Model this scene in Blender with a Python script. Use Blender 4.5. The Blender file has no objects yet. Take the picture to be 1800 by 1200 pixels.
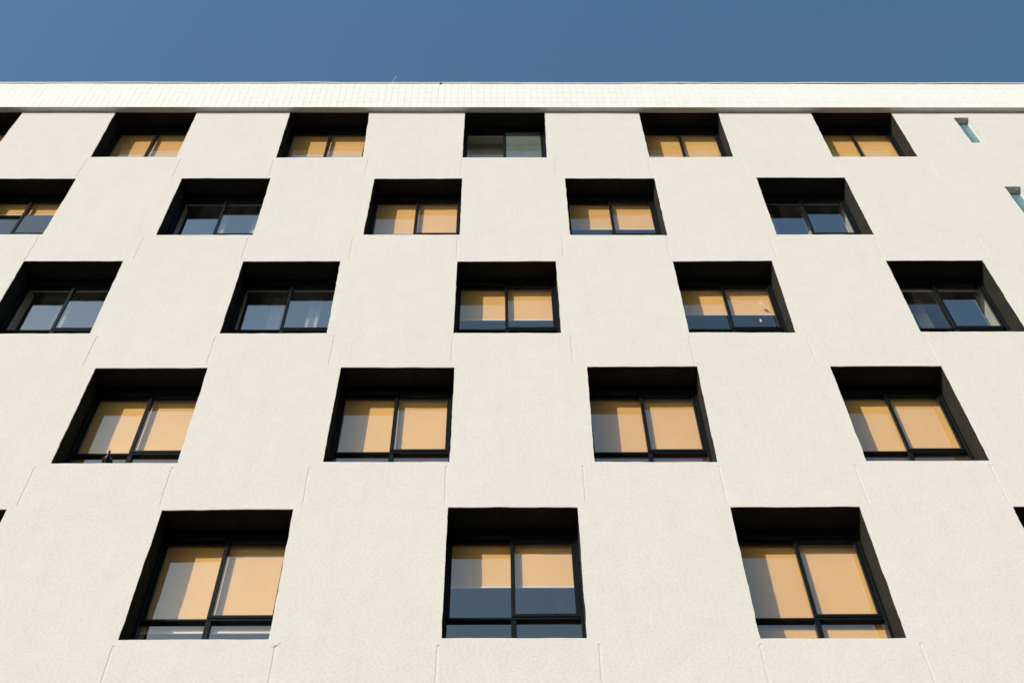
import bpy, bmesh, math, random
import numpy as np
from mathutils import Matrix, Vector

random.seed(7)
scene = bpy.context.scene
COL = scene.collection
R = math.radians

# ------------------------------------------------------------------ camera
CAM_H = 1.6
CAM_D = 9.968
PITCH, YAW, ROLL = R(58.229), R(1.294), R(-1.190)
cam_data = bpy.data.cameras.new('camera')
cam_data.sensor_width = 36.0
cam_data.lens = 48.0
cam_data.clip_start = 0.05
cam_data.clip_end = 2000
cam = bpy.data.objects.new('camera', cam_data)
COL.objects.link(cam)
fw = Vector((math.sin(YAW) * math.cos(PITCH), math.cos(YAW) * math.cos(PITCH), math.sin(PITCH)))
rt = Vector((math.cos(YAW), -math.sin(YAW), 0))
up = rt.cross(fw)
c, s = math.cos(ROLL), math.sin(ROLL)
rx = c * rt + s * up
ux = -s * rt + c * up
m = Matrix((rx, ux, -fw)).transposed().to_4x4()
m.translation = (0, -CAM_D, CAM_H)
cam.matrix_world = m
scene.camera = cam

# ------------------------------------------------------------------ sky and sun
SUN_DIR = Vector((-0.91, -1.0, 0.75)).normalized()          # towards the sun
SUN_EL = math.asin(SUN_DIR.z)
SUN_AZ = math.atan2(SUN_DIR.x, SUN_DIR.y)
world = bpy.data.worlds.new('World')
scene.world = world
world.use_nodes = True
wn = world.node_tree
bg = wn.nodes['Background']
sky = wn.nodes.new('ShaderNodeTexSky')
sky.sky_type = 'NISHITA'
sky.sun_disc = False
sky.sun_elevation = SUN_EL
sky.sun_rotation = SUN_AZ % (2 * math.pi)
sky.air_density = 2.8
sky.dust_density = 5.5
sky.ozone_density = 10.0
tint = wn.nodes.new('ShaderNodeMix')            # the photograph's cool white balance, the same over the whole sky
tint.data_type = 'RGBA'
tint.blend_type = 'MULTIPLY'
tint.inputs['Factor'].default_value = 1.0
tint.inputs['B'].default_value = (0.94, 1.0, 1.01, 1)
wn.links.new(sky.outputs['Color'], tint.inputs['A'])
wn.links.new(tint.outputs['Result'], bg.inputs['Color'])
bg.inputs['Strength'].default_value = 0.128

sun_data = bpy.data.lights.new('sun', 'SUN')
sun_data.energy = 3.8
sun_data.angle = R(0.53)
sun_data.color = (1.0, 0.955, 0.90)
sun = bpy.data.objects.new('sun', sun_data)
COL.objects.link(sun)
sun.rotation_euler = SUN_DIR.to_track_quat('Z', 'Y').to_euler()
sun.location = (-20, -30, 40)

scene.view_settings.view_transform = 'Standard'
scene.view_settings.look = 'None'
scene.view_settings.exposure = 0.05
scene.view_settings.gamma = 1.0
scene.view_settings.use_curve_mapping = False
scene.render.engine = 'CYCLES'
scene.cycles.transparent_max_bounces = 16
scene.cycles.max_bounces = 10

# ------------------------------------------------------------------ materials
def mat(name):
    mt = bpy.data.materials.new(name)
    mt.use_nodes = True
    nt = mt.node_tree
    return mt, nt, nt.nodes['Principled BSDF']

def N(nt, kind, **kw):
    n = nt.nodes.new(kind)
    for k, v in kw.items():
        if k in n.inputs:
            n.inputs[k].default_value = v
        else:
            setattr(n, k, v)
    return n

def noise(nt, scale, detail=4.0, rough=0.55, vec=None, stretch=None):
    n = N(nt, 'ShaderNodeTexNoise')
    n.inputs['Scale'].default_value = scale
    n.inputs['Detail'].default_value = detail
    n.inputs['Roughness'].default_value = rough
    g = N(nt, 'ShaderNodeNewGeometry')
    src = g.outputs['Position']
    if stretch:
        mp = N(nt, 'ShaderNodeMapping')
        mp.inputs['Scale'].default_value = stretch
        nt.links.new(src, mp.inputs['Vector'])
        src = mp.outputs['Vector']
    nt.links.new(src, n.inputs['Vector'])
    return n

def ramp(nt, src, stops):
    r = N(nt, 'ShaderNodeValToRGB')
    e = r.color_ramp.elements
    while len(e) < len(stops):
        e.new(0.5)
    for el, (p, col) in zip(e, stops):
        el.position = p
        el.color = (*col, 1)
    nt.links.new(src, r.inputs['Fac'])
    return r

def mixcol(nt, a, b, fac, mode='MIX'):
    mx = N(nt, 'ShaderNodeMix')
    mx.data_type = 'RGBA'
    mx.blend_type = mode
    for sock, v in ((mx.inputs['Factor'], fac), (mx.inputs['A'], a), (mx.inputs['B'], b)):
        if hasattr(v, 'is_output'):
            nt.links.new(v, sock)
        elif isinstance(v, tuple):
            sock.default_value = (*v, 1)
        else:
            sock.default_value = v
    return mx.outputs['Result']

def bump(nt, bsdf, hs, base=None):
    prev = None
    for src, strength, dist in hs:
        b = N(nt, 'ShaderNodeBump')
        b.inputs['Strength'].default_value = strength
        b.inputs['Distance'].default_value = dist
        nt.links.new(src, b.inputs['Height'])
        if prev:
            nt.links.new(prev, b.inputs['Normal'])
        prev = b.outputs['Normal']
    nt.links.new(prev, bsdf.inputs['Normal'])

def plaster():
    mt, nt, b = mat('cream_plaster')
    big = noise(nt, 0.55, 5, 0.6)
    mid = noise(nt, 3.2, 5, 0.6)
    streak = noise(nt, 2.2, 4, 0.6, stretch=(2.2, 1, 0.22))
    fine = noise(nt, 95, 5, 0.7)
    stip = noise(nt, 30, 6, 0.75)
    c1 = ramp(nt, big.outputs['Fac'], [(0.3, (0.730, 0.706, 0.662)), (0.5, (0.744, 0.716, 0.674)), (0.7, (0.758, 0.720, 0.692))])
    c2 = ramp(nt, mid.outputs['Fac'], [(0.32, (0.965, 0.965, 0.96)), (0.62, (1, 1, 1))])
    c3 = ramp(nt, streak.outputs['Fac'], [(0.3, (0.92, 0.915, 0.90)), (0.5, (1, 1, 1))])
    c4 = ramp(nt, fine.outputs['Fac'], [(0.3, (0.90, 0.90, 0.89)), (0.5, (1, 1, 1))])
    c5 = ramp(nt, stip.outputs['Fac'], [(0.36, (0.90, 0.895, 0.885)), (0.56, (1.01, 1.01, 1.01))])
    x = mixcol(nt, c1.outputs['Color'], c2.outputs['Color'], 1.0, 'MULTIPLY')
    x = mixcol(nt, x, c5.outputs['Color'], 1.0, 'MULTIPLY')
    x = mixcol(nt, x, c3.outputs['Color'], 0.3, 'MULTIPLY')
    x = mixcol(nt, x, c4.outputs['Color'], 0.8, 'MULTIPLY')
    nt.links.new(x, b.inputs['Base Color'])
    b.inputs['Roughness'].default_value = 0.92
    b.inputs['Specular IOR Level'].default_value = 0.2
    bump(nt, b, [(mid.outputs['Fac'], 0.08, 0.02), (stip.outputs['Fac'], 0.6, 0.007), (fine.outputs['Fac'], 0.55, 0.0035)])
    return mt

def black_paint():
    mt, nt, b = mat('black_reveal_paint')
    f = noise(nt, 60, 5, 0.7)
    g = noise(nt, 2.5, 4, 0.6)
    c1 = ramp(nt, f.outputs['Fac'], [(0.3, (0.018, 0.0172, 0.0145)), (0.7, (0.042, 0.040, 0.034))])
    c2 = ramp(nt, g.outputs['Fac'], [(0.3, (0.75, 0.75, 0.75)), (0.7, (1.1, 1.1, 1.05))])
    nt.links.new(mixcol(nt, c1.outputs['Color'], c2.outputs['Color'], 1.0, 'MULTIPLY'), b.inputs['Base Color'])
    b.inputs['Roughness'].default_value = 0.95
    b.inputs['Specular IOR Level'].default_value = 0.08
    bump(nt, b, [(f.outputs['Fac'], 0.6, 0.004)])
    return mt

def frame_metal():
    mt, nt, b = mat('dark_aluminium')
    f = noise(nt, 14, 5, 0.65)
    c1 = ramp(nt, f.outputs['Fac'], [(0.35, (0.003, 0.0045, 0.0055)), (0.72, (0.007, 0.010, 0.012))])
    nt.links.new(c1.outputs['Color'], b.inputs['Base Color'])
    b.inputs['Roughness'].default_value = 0.4
    b.inputs['Specular IOR Level'].default_value = 0.15
    return mt

def glass(name, r0=0.28, tint=(0.985, 0.985, 0.98), dust=0.008, dcol=(0.55, 0.53, 0.48), lo=0.2, hi=1.6):
    mt = bpy.data.materials.new(name)
    mt.use_nodes = True
    nt = mt.node_tree
    nt.nodes.remove(nt.nodes['Principled BSDF'])
    out = nt.nodes['Material Output']
    g = N(nt, 'ShaderNodeNewGeometry')
    wob = noise(nt, 1.6, 2, 0.5)
    bp = N(nt, 'ShaderNodeBump')
    bp.inputs['Strength'].default_value = 0.05
    bp.inputs['Distance'].default_value = 0.02
    nt.links.new(wob.outputs['Fac'], bp.inputs['Height'])
    dot = N(nt, 'ShaderNodeVectorMath', operation='DOT_PRODUCT')
    nt.links.new(g.outputs['Incoming'], dot.inputs[0])
    nt.links.new(g.outputs['Normal'], dot.inputs[1])
    def M(op, a, bb=None):
        n = N(nt, 'ShaderNodeMath', operation=op)
        for i, v in enumerate((a, bb)):
            if v is None: continue
            if hasattr(v, 'is_output'): nt.links.new(v, n.inputs[i])
            else: n.inputs[i].default_value = v
        return n.outputs[0]
    a = M('ABSOLUTE', dot.outputs['Value'])
    k = M('POWER', M('SUBTRACT', 1.0, a), 5.0)
    # coated on its outer side: only the street side mirrors
    fres = M('MULTIPLY', M('ADD', M('MULTIPLY', k, (1 - r0) if r0 > 0 else 0.0), r0), M('SUBTRACT', 1.0, g.outputs['Backfacing']))
    tr = N(nt, 'ShaderNodeBsdfTransparent')
    tr.inputs['Color'].default_value = (*tint, 1)
    gl = N(nt, 'ShaderNodeBsdfGlossy')
    gl.inputs['Roughness'].default_value = 0.0
    nt.links.new(bp.outputs['Normal'], gl.inputs['Normal'])
    mx = N(nt, 'ShaderNodeMixShader')
    nt.links.new(fres, mx.inputs[0])
    nt.links.new(tr.outputs[0], mx.inputs[1])
    nt.links.new(gl.outputs[0], mx.inputs[2])
    df = N(nt, 'ShaderNodeBsdfDiffuse')
    df.inputs['Color'].default_value = (*dcol, 1)
    dn = noise(nt, 3.0, 6, 0.7, stretch=(1.5, 1, 0.5))
    dr = ramp(nt, dn.outputs['Fac'], [(0.35, (lo * dust,) * 3), (0.75, (hi * dust,) * 3)])
    mx2 = N(nt, 'ShaderNodeMixShader')
    nt.links.new(dr.outputs['Color'], mx2.inputs[0])
    nt.links.new(mx.outputs[0], mx2.inputs[1])
    nt.links.new(df.outputs[0], mx2.inputs[2])
    nt.links.new(mx2.outputs[0], out.inputs['Surface'])
    return mt

def fabric(name, col, rough=0.85):
    mt, nt, b = mat(name)
    f = noise(nt, 1.5, 3, 0.5, stretch=(1, 1, 0.6))
    w = noise(nt, 160, 2, 0.5)
    c1 = ramp(nt, f.outputs['Fac'], [(0.3, tuple(v * 0.94 for v in col)), (0.7, tuple(min(1, v * 1.03) for v in col))])
    oi = N(nt, 'ShaderNodeObjectInfo')
    cv = ramp(nt, oi.outputs['Random'], [(0.0, (0.93, 0.91, 0.88)), (1.0, (1.0, 1.0, 1.0))])
    nt.links.new(mixcol(nt, c1.outputs['Color'], cv.outputs['Color'], 1.0, 'MULTIPLY'), b.inputs['Base Color'])
    b.inputs['Roughness'].default_value = rough
    b.inputs['Specular IOR Level'].default_value = 0.2
    bump(nt, b, [(w.outputs['Fac'], 0.2, 0.001)])
    return mt

def plain(name, col, rough=0.7, spec=0.3, var=0.06, scale=6.0):
    mt, nt, b = mat(name)
    f = noise(nt, scale, 4, 0.6)
    c1 = ramp(nt, f.outputs['Fac'], [(0.3, tuple(v * (1 - var) for v in col)), (0.7, tuple(min(1, v * (1 + var)) for v in col))])
    nt.links.new(c1.outputs['Color'], b.inputs['Base Color'])
    b.inputs['Roughness'].default_value = rough
    b.inputs['Specular IOR Level'].default_value = spec
    return mt

def tile_mat():
    mt, nt, b = mat('white_glazed_tile')
    oi = N(nt, 'ShaderNodeObjectInfo')
    f = noise(nt, 1.1, 4, 0.6)
    c0 = ramp(nt, oi.outputs['Random'], [(0.0, (0.90, 0.885, 0.835)), (1.0, (0.935, 0.92, 0.87))])
    c1 = ramp(nt, f.outputs['Fac'], [(0.3, (0.97, 0.97, 0.965)), (0.7, (1, 1, 1))])
    nt.links.new(mixcol(nt, c0.outputs['Color'], c1.outputs['Color'], 1.0, 'MULTIPLY'), b.inputs['Base Color'])
    b.inputs['Roughness'].default_value = 0.38
    b.inputs['Specular IOR Level'].default_value = 0.5
    return mt

M_WALL = plaster()
M_BLACK = black_paint()
M_FRAME = frame_metal()
M_GLASS = glass('window_glass')
M_GLASS_F = glass('dusty_window_glass', dust=0.022)
M_GLASS_M = glass('boosted_reflection_glass', r0=0.50, dust=0.012)  # reflectance raised to brighten the sky mirrored in panes without blinds
M_FILM = glass('filmed_window_glass', tint=(0.80, 0.86, 0.82), dust=0.30, dcol=(0.34, 0.42, 0.36), lo=0.75, hi=1.15)
M_GLASS_IN = glass('glass_inner_face', r0=0.0, dust=0.002)
M_BLIND = fabric('amber_blind_fabric', (0.97, 0.56, 0.185))
M_BAR = plain('white_bar', (0.84, 0.83, 0.80), 0.4, 0.4)
M_CURTAIN = fabric('pale_curtain_fabric', (0.55, 0.53, 0.46))
M_BEIGE = fabric('beige_curtain_fabric', (0.78, 0.69, 0.54))
M_ROOM = plain('room_paint', (0.78, 0.77, 0.72), 0.9, 0.1)
M_ROOM_SHADE = plain('room_shade', (0.045, 0.043, 0.04), 0.9, 0.1)  # shade put into the colour of the ceiling and lining head
M_TILE = tile_mat()
M_GROUT = plain('grey_grout', (0.85, 0.835, 0.78), 0.9, 0.1)
M_SOFFIT = plain('soffit_plaster', (0.72, 0.70, 0.62), 0.9, 0.1, 0.08, 3.0)
M_FLASH = plain('roof_membrane', (0.74, 0.75, 0.74), 0.45, 0.4, 0.10, 4.0)
M_TEAL = None
M_SILV = plain('bare_aluminium', (0.62, 0.62, 0.60), 0.35, 0.6)
M_DROP = plain('dried_droppings', (0.55, 0.52, 0.46), 0.9, 0.1, 0.2, 60)
M_DROPB = plain('brown_droppings', (0.20, 0.12, 0.07), 0.9, 0.1, 0.2, 60)

def teal_glass():
    mt, nt, b = mat('frosted_teal_glass')
    f = noise(nt, 2.2, 3, 0.5)
    c1 = ramp(nt, f.outputs['Fac'], [(0.3, (0.085, 0.20, 0.235)), (0.7, (0.12, 0.255, 0.29))])
    nt.links.new(c1.outputs['Color'], b.inputs['Base Color'])
    b.inputs['Roughness'].default_value = 0.18
    b.inputs['Specular IOR Level'].default_value = 0.9
    return mt
M_TEAL = teal_glass()

# ------------------------------------------------------------------ mesh helpers
class MB:
    def __init__(self):
        self.v, self.f = [], []
    def box(self, x0, x1, y0, y1, z0, z1):
        n = len(self.v)
        self.v += [(x0, y0, z0), (x1, y0, z0), (x1, y1, z0), (x0, y1, z0), (x0, y0, z1), (x1, y0, z1), (x1, y1, z1), (x0, y1, z1)]
        self.f += [tuple(n + i for i in q) for q in ((0, 3, 2, 1), (4, 5, 6, 7), (0, 1, 5, 4), (1, 2, 6, 5), (2, 3, 7, 6), (3, 0, 4, 7))]
        return self
    def quad(self, *pts):
        n = len(self.v)
        self.v += [tuple(p) for p in pts]
        self.f.append(tuple(range(n, n + len(pts))))
        return self
    def mesh(self, name, material, bevel=0.0, smooth=False):
        me = bpy.data.meshes.new(name)
        me.from_pydata(self.v, [], self.f)
        if bevel:
            bm = bmesh.new()
            bm.from_mesh(me)
            bmesh.ops.bevel(bm, geom=bm.edges[:], offset=bevel, segments=1, affect='EDGES')
            bm.to_mesh(me)
            bm.free()
        for mt in (material if isinstance(material, (list, tuple)) else [material]):
            me.materials.append(mt)
        if smooth:
            me.polygons.foreach_set('use_smooth', [True] * len(me.polygons))
        me.update()
        return me

def link(name, me, parent=None, loc=(0, 0, 0)):
    o = bpy.data.objects.new(name, me)
    COL.objects.link(o)
    o.parent = parent
    o.location = loc
    return o

def tag(o, label=None, cat=None, group=None, kind=None):
    if label: o['label'] = label
    if cat: o['category'] = cat
    if group: o['group'] = group
    if kind: o['kind'] = kind
    return o

# smooth value noise (deterministic)
def vnoise(x, z, scale, seed=0):
    x = np.asarray(x, float) / scale + 1000
    z = np.asarray(z, float) / scale + 1000
    xi, zi = np.floor(x).astype(np.int64), np.floor(z).astype(np.int64)
    fx, fz = x - xi, z - zi
    fx, fz = fx * fx * (3 - 2 * fx), fz * fz * (3 - 2 * fz)
    def h(a, b):
        n = (a * 374761393 + b * 668265263 + seed * 974634777) & 0xffffffff
        n = ((n ^ (n >> 13)) * 1274126177) & 0xffffffff
        return ((n ^ (n >> 16)) & 0xffff) / 32767.5 - 1
    return (h(xi, zi) * (1 - fx) + h(xi + 1, zi) * fx) * (1 - fz) + (h(xi, zi + 1) * (1 - fx) + h(xi + 1, zi + 1) * fx) * fz

# ------------------------------------------------------------------ ground
gm = MB()
gm.quad((-300, -300, 0), (300, -300, 0), (300, 300, 0), (-300, 300, 0))
M_GROUND = plain('dark_ground', (0.075, 0.073, 0.068), 0.9, 0.2, 0.25, 0.8)  # unseen ground, darkened so less light bounces up into the window recesses
tag(link('ground', gm.mesh('ground', M_GROUND)), kind='structure')

# ------------------------------------------------------------------ building
building = bpy.data.objects.new('building', None)
COL.objects.link(building)
tag(building, 'tall cream plastered block with deep black window recesses set in a staggered grid', 'building')

ROW_T = {1: 24.385, 2: 21.42, 3: 18.44, 4: 15.447, 5: 12.443}
ROW_B = {1: 22.300, 2: 19.313, 3: 16.328, 4: 13.325, 5: 10.312}
for d in (ROW_T, ROW_B):
    for k in d: d[k] += CAM_H
ODD_L, ODD_R, EVEN_L, EVEN_R, PER = -0.580, 0.930, -2.090, -0.566, 3.292
MEAS = {  # measured corners: TL TR BL BR (x, z above the eye)
 (1,-2): ((-7.203,None),(-5.657,None),(-7.154,22.309),(-5.643,22.309)), (1,-1): ((-3.896,None),(-2.394,None),(-3.879,22.278),(-2.349,22.297)),
 (1,0): ((-0.579,None),(0.94,None),(-0.587,22.285),(0.908,22.285)), (1,1): ((2.73,None),(4.246,None),(2.731,22.31),(4.229,22.31)),
 (1,2): ((6.008,None),(7.549,None),(6.004,22.31),(7.524,22.323)),
 (2,-3): (None,(-7.171,21.41),None,(-7.165,19.336)), (2,-2): ((-5.371,21.421),(-3.856,21.421),(-5.373,19.304),(-3.845,19.311)),
 (2,-1): ((-2.076,21.409),(-0.57,21.415),(-2.1,19.319),(-0.57,19.317)), (2,0): ((1.196,21.424),(2.731,21.423),(1.181,19.305),(2.73,19.296)),
 (2,1): ((4.493,21.446),(6.025,21.445),(4.476,19.32),(6.029,19.317)),
 (3,-2): ((-7.204,18.448),(-5.698,18.445),None,(-5.668,16.328)), (3,-1): ((-3.858,18.436),(-2.376,18.439),(-3.861,16.323),(-2.361,16.326)),
 (3,0): ((-0.586,18.43),(0.925,18.439),(-0.593,16.333),(0.919,16.325)), (3,1): ((2.718,18.43),(4.247,18.451),(2.717,16.33),(4.215,16.323)),
 (3,2): ((6.002,18.442),(7.497,18.449),(5.978,16.341),None),
 (4,-2): ((-5.369,15.439),(-3.866,15.44),(-5.383,13.317),(-3.856,13.319)), (4,-1): ((-2.084,15.445),(-0.557,15.44),(-2.098,13.337),(-0.563,13.33)),
 (4,0): ((1.228,15.448),(2.715,15.455),(1.197,13.326),(2.694,13.313)), (4,1): ((4.51,15.449),(6.025,15.454),(4.514,13.326),(6.024,13.324)),
 (5,-1): ((-3.853,12.414),(-2.343,12.43),(-3.869,10.317),(-2.333,10.316)), (5,0): ((-0.558,12.456),(0.947,12.452),(-0.564,10.324),(0.935,10.316)),
 (5,1): ((2.718,12.443),(4.229,12.451),(2.712,10.3),(4.227,10.296)), (5,2): ((6.012,12.435),None,None,None), (5,-2): (None,(-5.644,12.438),None,None),
}
WIN = {}
for row in range(1, 6):
    ks = range(-2 if row == 5 else -3, 3) if row % 2 else range(-3, 2)
    for k in ks:
        if row % 2: l, r = ODD_L + PER * k, ODD_R + PER * k
        else: l, r = EVEN_L + PER * (k + 1), EVEN_R + PER * (k + 1)
        WIN[(row, k)] = (l, r, ROW_B[row], ROW_T[row])
CORR = {}
for key, (l, r, b, t) in WIN.items():
    reg = ((l, t), (r, t), (l, b), (r, b))
    mm = MEAS.get(key, (None,) * 4)
    o = []
    for q, g in zip(mm, reg):
        dx = 0 if q is None else q[0] - g[0]
        dz = 0 if q is None or q[1] is None else q[1] + CAM_H - g[1]
        o.append((max(-.035, min(.035, dx)), max(-.035, min(.035, dz))))
    if mm[0] is None and mm[1]: o[0] = o[1]
    if mm[2] is None and mm[3]: o[2] = o[3]
    if mm[3] is None and mm[2]: o[3] = o[2]
    CORR[key] = o

SLOTS = [(8.672, 8.95, 22.945 + CAM_H, 24.116 + CAM_H), (8.672, 8.95, 19.91 + CAM_H, 21.085 + CAM_H), (8.672, 8.95, 16.90 + CAM_H, 18.075 + CAM_H)]
GROOVE_X = [-0.597 + 1.6485 * i for i in range(-5, 7)]
BANDS = [(ROW_T[r + 1] + 0.065, ROW_B[r] - 0.085) for r in (1, 2, 3, 4)] + [(ROW_T[5] - 3.0 + 0.065, ROW_B[5] - 0.085)]
X0, X1 = -12.5, 13.0
SOFFIT_Z = 24.378 + CAM_H
Z0, Z1 = 9.0, SOFFIT_Z + 1.1
GW = 0.013

def lines(req, a, b, step):
    req = sorted(set([a, b] + [round(q, 5) for q in req if a < q < b]))
    out = [req[0]]
    for q in req[1:]:
        if q - out[-1] < 0.003:
            continue
        n = max(1, math.ceil((q - out[-1]) / step))
        st = out[-1]
        out += [st + (q - st) * i / n for i in range(1, n + 1)]
    return np.array(out)

rxs, rzs = [], []
for (l, r, b, t) in WIN.values():
    rxs += [l, r]; rzs += [b, t]
for (l, r, b, t) in SLOTS:
    rxs += [l, r]; rzs += [b, t]
for g in GROOVE_X: rxs += [g - GW, g + GW]
for a, b in BANDS: rzs += [a, b]
XL = lines(rxs, X0, X1, 0.062)
ZL = lines(rzs, Z0, Z1, 0.062)
nx, nz = len(XL), len(ZL)
xc, zc = (XL[1:] + XL[:-1]) / 2, (ZL[1:] + ZL[:-1]) / 2
LEV = np.zeros((nx - 1, nz - 1), int)          # 0 face, 1 groove, 2 opening, 3 spandrel patch
for key, (l, r, b, t) in WIN.items():
    row = key[0]
    if row < 6:
        ba = BANDS[row - 1]
        gl = max([g for g in GROOVE_X if g < (l + r) / 2 - .3], default=l - .05)
        gr = min([g for g in GROOVE_X if g > (l + r) / 2 + .3], default=r + .05)
        LEV[np.ix_((xc > gl) & (xc < gr), (zc > ba[0]) & (zc < ba[1]))] = 3
for gi, g in enumerate(GROOVE_X):
    for bi, (a, b) in enumerate(BANDS):
        if g > 8 and bi > 2: continue
        LEV[np.ix_((xc > g - GW) & (xc < g + GW), (zc > a) & (zc < b))] = 1
for (l, r, b, t) in list(WIN.values()) + SLOTS:
    LEV[np.ix_((xc > l) & (xc < r), (zc > b) & (zc < t))] = 2

# warp the sheet: hand-trowelled edges and each opening's own small errors
GX, GZ = np.meshgrid(XL, ZL, indexing='ij')
DX = 0.0045 * vnoise(GX, GZ, 0.16, 1) + 0.0025 * vnoise(GX, GZ, 0.055, 2)
DZ = 0.0045 * vnoise(GX, GZ, 0.19, 3) + 0.0025 * vnoise(GX, GZ, 0.06, 4)
for key, (l, r, b, t) in WIN.items():
    o = CORR[key]
    uu = np.clip((GX - l) / (r - l), 0, 1)
    vv = np.clip((t - GZ) / (t - b), 0, 1)
    ddx = np.maximum(np.maximum(l - GX, GX - r), 0)
    ddz = np.maximum(np.maximum(b - GZ, GZ - t), 0)
    w = np.clip(1 - np.hypot(ddx, ddz) / 0.14, 0, 1)
    w = w * w * (3 - 2 * w)
    for i, (DD) in enumerate((DX, DZ)):
        val = (o[0][i] * (1 - uu) + o[1][i] * uu) * (1 - vv) + (o[2][i] * (1 - uu) + o[3][i] * uu) * vv
        DD += w * val
top = ZL > SOFFIT_Z - 0.12
DZ[:, top] *= 0.0
PX, PZ = GX + DX, GZ + DZ
PY = 0.004 * vnoise(GX, GZ, 1.6, 5) + 0.0012 * vnoise(GX, GZ, 0.5, 6) + 0.0006 * vnoise(GX, GZ, 0.13, 7)
LD = {0: 0.0, 1: 0.0035, 2: 0.012, 3: -0.0003}

verts, vid, faces = [], {}, []
def V(i, j, lev):
    k = (i, j, lev)
    if k not in vid:
        vid[k] = len(verts)
        verts.append((PX[i, j], PY[i, j] + LD[lev], PZ[i, j]))
    return vid[k]
for i in range(nx - 1):
    for j in range(nz - 1):
        L = LEV[i, j]
        if L != 2:
            faces.append((V(i, j, L), V(i + 1, j, L), V(i + 1, j + 1, L), V(i, j + 1, L)))
        if i + 1 < nx - 1 and LEV[i + 1, j] != L:
            B = LEV[i + 1, j]
            faces.append((V(i + 1, j, L), V(i + 1, j, B), V(i + 1, j + 1, B), V(i + 1, j + 1, L)))
        if j + 1 < nz - 1 and LEV[i, j + 1] != L:
            B = LEV[i, j + 1]
            faces.append((V(i, j + 1, L), V(i + 1, j + 1, L), V(i + 1, j + 1, B), V(i, j + 1, B)))
# plain storeys below the picture
n = len(verts)
verts += [(X0, 0, 0), (X1, 0, 0), (X1, 0, Z0 + .01), (X0, 0, Z0 + .01)]
faces.append((n, n + 1, n + 2, n + 3))
wme = bpy.data.meshes.new('facade_wall')
wme.from_pydata(verts, [], faces)
wme.materials.append(M_WALL)
wme.update()
facade = link('facade_wall', wme, building)

DEPTH = 14.0
TOPZ = 25.592 + CAM_H
mb = MB()
mb.quad((X0, 0.01, 0), (X0, DEPTH, 0), (X0, DEPTH, TOPZ), (X0, 0.01, TOPZ))
link('side_wall', mb.mesh('side_wall', M_WALL), building)
mb = MB()
mb.quad((X1, 0.01, 0), (X1, DEPTH, 0), (X1, DEPTH, TOPZ), (X1, 0.01, TOPZ))
link('side_wall', mb.mesh('side_wall', M_WALL), building)
mb = MB()
mb.quad((X0, DEPTH, 0), (X1, DEPTH, 0), (X1, DEPTH, TOPZ), (X0, DEPTH, TOPZ))
link('rear_wall', mb.mesh('rear_wall', M_WALL), building)
mb = MB()
mb.box(X0 + .01, X1 - .01, 0.25, DEPTH - .01, TOPZ - 1.0, TOPZ - 0.7)
link('roof', mb.mesh('roof', M_GROUT), building)

# ------------------------------------------------------------------ cornice with its tiles
CE = 0.100
mb = MB()
mb.box(X0, X1, -CE + 0.008, 0.010, SOFFIT_Z, TOPZ - 0.004)
cornice = link('cornice', mb.mesh('cornice', [M_SOFFIT, M_GROUT]), building)
for p in cornice.data.polygons:
    if p.normal.y < -0.5: p.material_index = 1
PITCH_X, ROWS = 0.1278, 5
PITCH_Z = (TOPZ - SOFFIT_Z) / ROWS
tb = MB().box(-PITCH_X / 2 + .0013, PITCH_X / 2 - .0013, -0.008, 0.0, 0.0013, PITCH_Z - .0013)
tile_me = tb.mesh('tile', M_TILE, bevel=0.0012)
ncol = int((X1 - X0) / PITCH_X)
cells = []
for r_ in range(ROWS):
    for i in range(ncol):
        x = X0 + PITCH_X * (i + .5) + 0.02
        cells.append((x, r_))
vis = sorted(cells, key=lambda q: (q[1] > 1, abs(q[0] - 0.3)))
single = set(vis[:300])
rest = bmesh.new()
for (x, r_) in cells:
    rot = Matrix.Rotation(random.gauss(0, 0.0025), 4, 'Z') @ Matrix.Rotation(random.gauss(0, 0.0025), 4, 'X')
    loc = Matrix.Translation((x + random.gauss(0, .0004), -CE + 0.008 + random.gauss(0, .0003), SOFFIT_Z + r_ * PITCH_Z + random.gauss(0, .0005)))
    if (x, r_) in single:
        o = link('tile', tile_me, cornice)
        o.matrix_basis = loc @ rot
    else:
        start = len(rest.verts)
        rest.from_mesh(tile_me)
        rest.verts.ensure_lookup_table()
        bmesh.ops.transform(rest, matrix=loc @ rot, verts=rest.verts[start:])
rme = bpy.data.meshes.new('tile_rows')
rest.to_mesh(rme); rest.free()
rme.materials.append(M_TILE)
tag(link('tile_rows', rme, cornice), kind='stuff')

# loose roof membrane lapping over the parapet edge
mb = MB()
xs = np.arange(X0, X1, 0.05)
wz = 0.011 * vnoise(xs, xs * 0, 0.75, 11) + 0.006 * vnoise(xs, xs * 0 + 5, 0.28, 12)
wy = 0.010 * vnoise(xs, xs * 0 + 9, 0.9, 13)
sec = [(-CE + 0.000, 0.006), (-CE - 0.010, 0.010), (-CE - 0.013, 0.050), (-CE - 0.004, 0.066), (0.10, 0.070), (0.10, 0.052), (-CE + 0.004, 0.048)]
for i, x in enumerate(xs):
    for (y, z) in sec:
        k = 1.0 if y < 0 else 0.3
        mb.v.append((x, y - abs(wy[i]) * k, TOPZ + z - 0.010 + wz[i] * k))
q = len(sec)
for i in range(len(xs) - 1):
    for j in range(q):
        a, b_ = i * q + j, i * q + (j + 1) % q
        mb.f.append((a, b_, b_ + q, a + q))
link('roof_membrane', mb.mesh('roof_membrane', M_FLASH, smooth=True), building)
mb = MB().box(X0, X1, -CE + 0.02, 0.20, TOPZ - 0.003, TOPZ + 0.034)
link('parapet_top', mb.mesh('parapet_top', M_GROUT), building)
mb = MB().box(-.020, .020, -.016, 0.004, -.020, .012).box(-.006, .006, -.012, 0.003, -.045, -.020)
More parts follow.
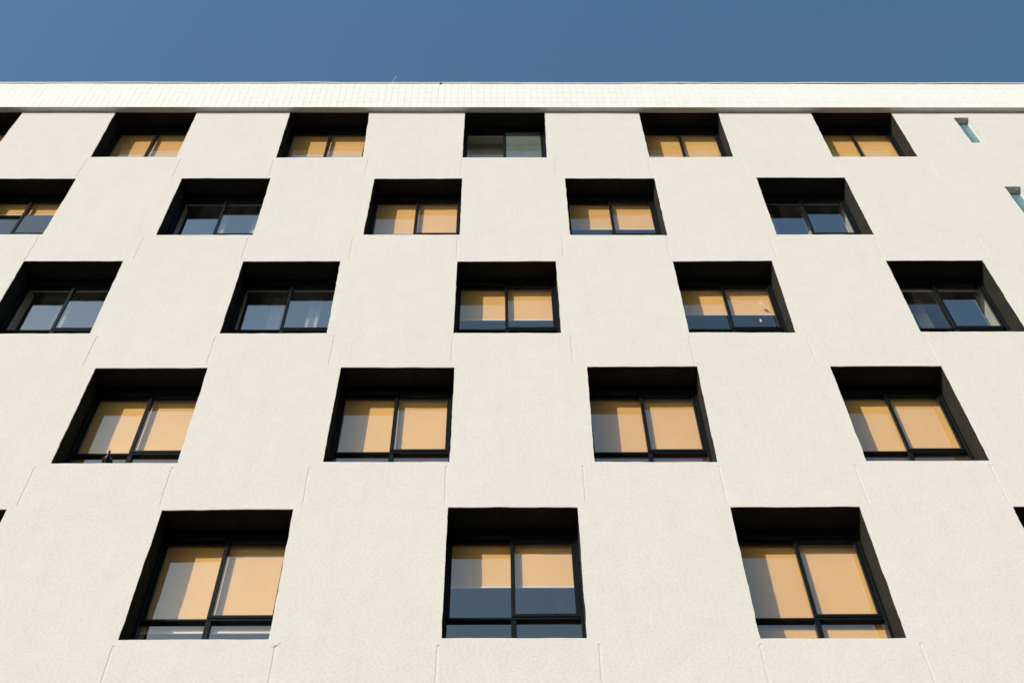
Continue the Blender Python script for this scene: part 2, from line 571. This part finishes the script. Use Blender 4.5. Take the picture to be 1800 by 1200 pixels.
link('clip', mb.mesh('clip', M_FRAME, bevel=0.002), building, (-1.08, -CE - 0.006, TOPZ - 0.002))

# ------------------------------------------------------------------ windows
HW, HH = 0.765, 2.13
FY = 0.318            # front of the frame behind the wall face
def frame_mesh():
    b = MB()
    b.box(-HW, -HW + .040, FY, .43, 0, HH)
    b.box(HW - .040, HW, FY, .43, 0, HH)
    b.box(-HW + .040, HW - .040, FY, .43, 1.975, HH)
    b.box(-HW + .040, HW - .040, FY, .43, 0, .05)
    b.box(-HW + .040, HW - .040, .345, .425, .640, .672)      # transom
    b.box(-.030, .030, .350, .42, .05, .640)                # lower mullion
    return b.mesh('window', M_FRAME, bevel=0.003)
def sash_mesh(x0, x1, y0, y1, z0, z1, bs, bt, bb):
    b = MB()
    b.box(x0, x0 + bs, y0, y1, z0, z1).box(x1 - bs, x1, y0, y1, z0, z1)
    b.box(x0 + bs, x1 - bs, y0, y1, z1 - bt, z1).box(x0 + bs, x1 - bs, y0, y1, z0, z0 + bb)
    return b.mesh('sash', M_FRAME, bevel=0.0025)
ME_FRAME = frame_mesh()
SL = (-HW + .042, .026); SR = (-.026, HW - .042)
ME_SASH_L = sash_mesh(SL[0], SL[1], .378, .408, .676, 1.973, .026, .02, .012)
ME_SASH_R = sash_mesh(SR[0], SR[1], .336, .372, .676, 1.973, .046, .03, .044)
def pane_mesh(x0, x1, y, z0, z1, mt, t=.005):
    me = MB().box(x0, x1, y, y + t, z0, z1).mesh('pane', [mt, M_GLASS_IN])
    for p in me.polygons:
        if p.normal.y > -0.5: p.material_index = 1
    return me
PANES = {}
for nm, mt in (('a', M_GLASS), ('b', M_GLASS_F), ('m', M_GLASS_M), ('film', M_FILM)):
    PANES['L' + nm] = pane_mesh(SL[0] + .02, SL[1] - .02, .391, .68, 1.96, mt)
    PANES['R' + nm] = pane_mesh(SR[0] + .04, SR[1] - .04, .353, .70, 1.95, mt)
    PANES['l' + nm] = pane_mesh(-HW + .038, -.028, .385, .045, .644, mt)
    PANES['r' + nm] = pane_mesh(.028, HW - .038, .385, .045, .644, mt)

def room_mesh(dark):
    b = MB()
    x, z0, z1, y0, y1 = HW - .004, .004, HH + .06, .431, .68
    RX, RZ0, RZ1, RY = 1.55, -.72, 2.24, 4.2
    b.quad((-x, y0, z0), (-x, y1, z0), (-x, y1, z1), (-x, y0, z1))
    b.quad((x, y0, z0), (x, y0, z1), (x, y1, z1), (x, y1, z0))
    b.quad((-x, y0, z0), (x, y0, z0), (x, y1, z0), (-x, y1, z0))
    b.quad((-x, y0, z1), (-x, y1, z1), (x, y1, z1), (x, y0, z1))
    b.quad((-x, y0, HH - .002), (x, y0, HH - .002), (x, y0, z1), (-x, y0, z1))
    nl = len(b.f)
    b.quad((-RX, y1, RZ0), (-x, y1, RZ0), (-x, y1, RZ1), (-RX, y1, RZ1))
    b.quad((x, y1, RZ0), (RX, y1, RZ0), (RX, y1, RZ1), (x, y1, RZ1))
    b.quad((-x, y1, RZ0), (x, y1, RZ0), (x, y1, z0), (-x, y1, z0))
    b.quad((-x, y1, z1), (x, y1, z1), (x, y1, RZ1), (-x, y1, RZ1))
    b.quad((-RX, y1, RZ0), (-RX, RY, RZ0), (-RX, RY, RZ1), (-RX, y1, RZ1))
    b.quad((RX, y1, RZ0), (RX, y1, RZ1), (RX, RY, RZ1), (RX, RY, RZ0))
    b.quad((-RX, RY, RZ0), (RX, RY, RZ0), (RX, RY, RZ1), (-RX, RY, RZ1))
    b.quad((-RX, y1, RZ0), (RX, y1, RZ0), (RX, RY, RZ0), (-RX, RY, RZ0))
    b.quad((-RX, y1, RZ1), (-RX, RY, RZ1), (RX, RY, RZ1), (RX, y1, RZ1))
    me = b.mesh('room', [M_ROOM, M_ROOM_SHADE])
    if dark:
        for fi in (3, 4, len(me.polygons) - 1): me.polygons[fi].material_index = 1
    return me
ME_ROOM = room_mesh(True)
ME_ROOM_PALE = room_mesh(False)

def blind_mesh(zb, seed):
    # hanging cloth with faint waviness, from the roller down to zb
    b = MB()
    nxs, nzs = 22, 26
    x0, x1, zt = -HW + .022, HW - .022, HH - .01
    pts = []
    for j in range(nzs + 1):
        for i in range(nxs + 1):
            x = x0 + (x1 - x0) * i / nxs
            z = zb + (zt - zb) * j / nzs
            y = .437 + 0.0025 * float(vnoise(x + seed, z * .4, .35, 21)) + 0.002 * float(vnoise(x + seed * 2, z, .9, 22))
            pts.append((x, y, z))
    b.v = pts
    for j in range(nzs):
        for i in range(nxs):
            a = j * (nxs + 1) + i
            b.f.append((a, a + 1, a + nxs + 2, a + nxs + 1))
    return b.mesh('blind', M_BLIND, smooth=True)
ME_BAR = MB().box(-HW + .020, HW - .020, .430, .444, -.014, .014).mesh('blind_bar', M_BAR, bevel=0.003)

def curtain_mesh(x0, x1, y, z0, z1, mt, folds=5, amp=.018):
    b = MB()
    nn = folds * 8
    for i in range(nn + 1):
        t = i / nn
        x = x0 + (x1 - x0) * t
        yy = y + amp * math.sin(t * folds * 2 * math.pi)
        b.v += [(x, yy, z0), (x, yy, z1)]
    for i in range(nn):
        b.f.append((2 * i, 2 * i + 2, 2 * i + 3, 2 * i + 1))
    return b.mesh('curtain', mt, smooth=True)

def reveal_mesh(key, ox, oz):
    l, r, b_, t = WIN[key]
    i0, i1 = int(np.argmin(abs(XL - l))), int(np.argmin(abs(XL - r)))
    j0, j1 = int(np.argmin(abs(ZL - b_))), int(np.argmin(abs(ZL - t)))
    ring = [(i, j0) for i in range(i0, i1)] + [(i1, j) for j in range(j0, j1)] + [(i, j1) for i in range(i1, i0, -1)] + [(i0, j) for j in range(j1, j0, -1)]
    mb = MB()
    zt = oz + HH - .004
    for (i, j) in ring:
        x, z, y = PX[i, j], PZ[i, j], PY[i, j]
        u = (XL[i] - l) / (r - l); v = (ZL[j] - b_) / (t - b_)
        bx = ox + (-HW + .002) * (1 - u) + (HW - .002) * u
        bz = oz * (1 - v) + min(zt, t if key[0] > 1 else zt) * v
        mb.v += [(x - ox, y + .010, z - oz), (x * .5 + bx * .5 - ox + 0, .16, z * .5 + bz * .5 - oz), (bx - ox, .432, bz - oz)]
    nr = len(ring)
    for a in range(nr):
        b2 = (a + 1) % nr
        for q in (0, 1):
            mb.f.append((a * 3 + q, b2 * 3 + q, b2 * 3 + q + 1, a * 3 + q + 1))
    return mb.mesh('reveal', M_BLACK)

# blind bottom above the opening's bottom edge (metres); None = blind rolled up
BLIND = {(1,-3): 1.62, (1,-2): .985, (1,-1): 1.0, (1,0): 'roll', (1,1): .6, (1,2): .5,
         (2,-3): 1.55, (2,-2): 'roll', (2,-1): .87, (2,0): 1.043, (2,1): 'roll',
         (3,-3): .6, (3,-2): 'roll', (3,-1): 'roll', (3,0): 1.07, (3,1): 1.22, (3,2): 'roll',
         (4,-3): .5, (4,-2): .12, (4,-1): .12, (4,0): .12, (4,1): .12,
         (5,-2): .3, (5,-1): .55, (5,0): 1.25, (5,1): .15, (5,2): .4}
ROLL = {(2,-2): 1.965, (2,1): 1.975, (3,-2): 1.95, (3,-1): 1.955, (3,2): 1.917, (1,0): 1.95}
LABELS = {(1,0): 'window with beige curtain on one side and greenish filmed glass on the other',
          (2,-2): 'window with its blind rolled up and a dark room behind', (2,1): 'window with rolled up blind and sunlit white inner jamb',
          (3,-2): 'window with rolled up blind and pale hanging curtain', (3,-1): 'window with rolled up blind and two pale curtain strips',
          (3,2): 'window with rolled up blind, one pane dusty and the inner jamb sunlit'}
WOBJ = {}
for key, (l, r, b_, t) in WIN.items():
    row, k = key
    o = CORR[key]
    ox = (l + r) / 2 + sum(q[0] for q in o) / 4
    oz = b_ + (o[2][1] + o[3][1]) / 2
    w = link('window', ME_FRAME, building, (ox, 0, oz))
    WOBJ[key] = w
    if key in LABELS: w['label'] = LABELS[key]
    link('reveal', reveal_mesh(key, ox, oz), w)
    link('sash', ME_SASH_L, w)
    link('sash', ME_SASH_R, w)
    sel = {'L': 'a', 'R': 'b', 'l': 'a', 'r': 'b'}
    if BLIND[key] == 'roll' and key != (1, 0): sel.update(L='m', R='m')
    if key == (3, 2): sel.update(L='b')
    if key == (1, 0): sel.update(R='film')
    for q, nm in sel.items():
        link('pane', PANES[q + nm], w)
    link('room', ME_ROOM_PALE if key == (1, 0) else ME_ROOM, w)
    bl = BLIND[key]
    zb = ROLL[key] if bl == 'roll' else bl
    link('blind', blind_mesh(zb, row * 7.3 + k * 3.1), w)
    link('blind_bar', ME_BAR, w, (0, 0, zb))

def curtains(key, specs, mt=M_CURTAIN):
    for (x0, x1, y, folds) in specs:
        link('curtain', curtain_mesh(x0, x1, y, -.4, 2.235, mt, folds), WOBJ[key])
curtains((2,-2), [(-.20, -.02, .72, 2), (.42, .60, .72, 2)])
curtains((2,1), [(-.55, -.40, .75, 2), (.10, .24, .75, 2)])
curtains((3,-2), [(-.30, -.10, .70, 2), (.42, .62, .70, 2)])
curtains((3,-1), [(-.36, -.16, .70, 2), (.22, .42, .70, 2)])
curtains((3,2), [(-.25, -.05, .78, 2)])
link('curtain', curtain_mesh(-.90, .02, .73, -.3, 2.235, M_BEIGE, 3, .008), WOBJ[(1,0)])
link('curtain', curtain_mesh(.04, .90, .73, -.3, 2.235, M_CURTAIN, 3, .008), WOBJ[(1,0)])

def blob(name, parent, x, y, z, rx_, rz_, mt, seed):
    rnd = random.Random(seed)
    b = MB()
    nn = 14
    ring = []
    for i in range(nn):
        a = 2 * math.pi * i / nn
        q = .65 + .5 * rnd.random()
        ring.append((x + rx_ * q * math.cos(a), y, z + rz_ * q * math.sin(a)))
    b.v = ring + [(x, y - .0015, z)]
    for i in range(nn):
        b.f.append((i, (i + 1) % nn, nn))
    link(name, b.mesh(name, mt, smooth=True), parent)
wq = WOBJ[(3, 1)]
blob('dropping', wq, .516, .3515, 1.420, .030, .050, M_DROP, 1)
blob('dropping', wq, .556, .3515, 1.355, .014, .026, M_DROP, 5)
blob('dropping', wq, .579, .3515, 1.185, .025, .035, M_DROPB, 2)
blob('dropping', wq, .433, .3515, .920, .020, .050, M_DROP, 3)

# ------------------------------------------------------------------ slot windows
for (l, r, b_, t) in SLOTS:
    w_, h_ = r - l, t - b_
    fr = MB()
    y0, y1 = .105, .135
    fr.box(-w_ / 2 - .01, -w_ / 2 + .012, y0, y1, 0, h_).box(w_ / 2 - .012, w_ / 2 + .01, y0, y1, 0, h_)
    fr.box(-w_ / 2 + .012, w_ / 2 - .012, y0, y1, h_ - .018, h_ + .01).box(-w_ / 2 + .012, w_ / 2 - .012, y0, y1, -.01, .012)
    so = link('slot_window', fr.mesh('slot_window', M_SILV), building, ((l + r) / 2, 0, b_))
    link('pane', MB().box(-w_ / 2 + .01, w_ / 2 - .01, y0 + .012, y0 + .018, .01, h_ - .015).mesh('pane', M_TEAL), so)
    i0, i1 = int(np.argmin(abs(XL - l))), int(np.argmin(abs(XL - r)))
    j0, j1 = int(np.argmin(abs(ZL - b_))), int(np.argmin(abs(ZL - t)))
    ring = [(i, j0) for i in range(i0, i1)] + [(i1, j) for j in range(j0, j1)] + [(i, j1) for i in range(i1, i0, -1)] + [(i0, j) for j in range(j1, j0, -1)]
    mb = MB()
    ox, oz = (l + r) / 2, b_
    for (i, j) in ring:
        mb.v += [(PX[i, j] - ox, PY[i, j] + .010, PZ[i, j] - oz), (XL[i] - ox, .136, ZL[j] - oz)]
    nr = len(ring)
    for a in range(nr):
        b2 = (a + 1) % nr
        mb.f.append((a * 2, b2 * 2, b2 * 2 + 1, a * 2 + 1))
    link('reveal', mb.mesh('reveal', M_WALL), so)
    link('stay', MB().box(-.075, -.025, .070, .104, h_ - .030, h_ - .012).mesh('stay', M_BAR, bevel=.003), so)

# ------------------------------------------------------------------ pigeon on the sill
def pigeon(loc):
    mt, nt, b = mat('dark_plumage')
    f = noise(nt, 55, 4, 0.6)
    c1 = ramp(nt, f.outputs['Fac'], [(0.35, (0.005, 0.0055, 0.006)), (0.60, (0.016, 0.017, 0.019)), (0.8, (0.055, 0.058, 0.062))])
    nt.links.new(c1.outputs['Color'], b.inputs['Base Color'])
    b.inputs['Roughness'].default_value = 0.5
    bm = bmesh.new()
    def ell(cx, cy, cz, a, bb, cc, rot=0.0):
        mtx = Matrix.Translation((cx, cy, cz)) @ Matrix.Rotation(rot, 4, 'X') @ Matrix.Diagonal((a, bb, cc, 1))
        bmesh.ops.create_uvsphere(bm, u_segments=20, v_segments=14, radius=1, matrix=mtx)
    # faces the street (-y), body slopes down and back to the tail
    ell(0, .020, .140, .048, .085, .056, R(-35))
    ell(0, -.022, .168, .038, .046, .050, R(-15))
    ell(.001, -.036, .218, .021, .024, .040, R(8))
    ell(.002, -.038, .256, .0150, .017, .034, R(0))
    ell(.002, -.042, .290, .0150, .020, .0165)
    ell(.004, -.067, .286, .0042, .014, .0048, R(12))       # bill
    ell(0, .110, .075, .026, .070, .010, R(-32))         # tail
    for s_ in (-1, 1):
        ell(s_ * .049, .022, .138, .013, .080, .044, R(-40))   # folded wings
        ell(s_ * .022, -.002, .082, .014, .016, .030)          # thighs
        ell(s_ * .022, -.004, .040, .0055, .0055, .042)        # shanks
        for a in (-.5, 0, .5):
            ell(s_ * .022 + .016 * math.sin(a), -.004 - .018 * math.cos(a), .004, .005, .020, .0045)
        ell(s_ * .022, .012, .004, .004, .014, .004)
    me = bpy.data.meshes.new('pigeon')
    bm.to_mesh(me); bm.free()
    me.materials.append(mt)
    o = link('pigeon', me, None, loc)
    rm = o.modifiers.new('remesh', 'REMESH')
    rm.mode = 'VOXEL'; rm.voxel_size = 0.0035; rm.use_smooth_shade = True
    sm = o.modifiers.new('smooth', 'SMOOTH'); sm.factor = 0.5; sm.iterations = 3
    eye_m = plain('orange_eye', (0.5, 0.12, 0.02), 0.2, 0.5)
    for s_ in (-1, 1):
        eb = bmesh.new()
        bmesh.ops.create_uvsphere(eb, u_segments=8, v_segments=6, radius=.0032, matrix=Matrix.Translation((.002 + s_ * .0135, -.050, .293)))
        em = bpy.data.meshes.new('eye'); eb.to_mesh(em); eb.free(); em.materials.append(eye_m)
        link('eye', em, o)
    return tag(o, 'dark pigeon perched on the sill of a black window recess, facing the street', 'pigeon')
pigeon((-4.752, 0.085, ROW_B[4] - .004))

# ------------------------------------------------------------------ thin wire on the roof edge
mb = MB()
pts = [(-2.03, -.10, TOPZ + .03), (-2.025, -.095, TOPZ + .17), (-2.005, -.09, TOPZ + .31), (-1.975, -.088, TOPZ + .42)]
for i, (x, y, z) in enumerate(pts):
    rr = .005 if i < 3 else .007
    for a in range(6):
        mb.v.append((x + rr * math.cos(a * math.pi / 3), y + rr * math.sin(a * math.pi / 3), z))
for i in range(len(pts) - 1):
    for a in range(6):
        b2 = (a + 1) % 6
        mb.f.append((i * 6 + a, i * 6 + b2, i * 6 + 6 + b2, i * 6 + 6 + a))
mb.f.append(tuple(range(6)))
mb.f.append(tuple(range((len(pts) - 1) * 6, len(pts) * 6)))
tag(link('wire', mb.mesh('wire', M_SILV, smooth=True)), 'short thin pale wire sticking up from the roof edge against the sky', 'wire')

# raised plaster lip at the corner of one joint
mb = MB()
cp = [(-2.318, 10.218), (-2.295, 10.206), (-2.270, 10.205), (-2.240, 10.222), (-2.215, 10.250), (-2.200, 10.285)]
for i, (x, z) in enumerate(cp):
    h = .004 * math.sin(math.pi * (i + .6) / (len(cp) + .2))
    z += CAM_H
    mb.v += [(x - .006, .004, z + .014), (x, -.002 - h, z), (x + .003, .004, z - .004)]
for i in range(len(cp) - 1):
    for q in (0, 1):
        mb.f.append((i * 3 + q, i * 3 + q + 1, i * 3 + q + 4, i * 3 + q + 3))
link('plaster_lip', mb.mesh('plaster_lip', M_WALL, smooth=True), facade)
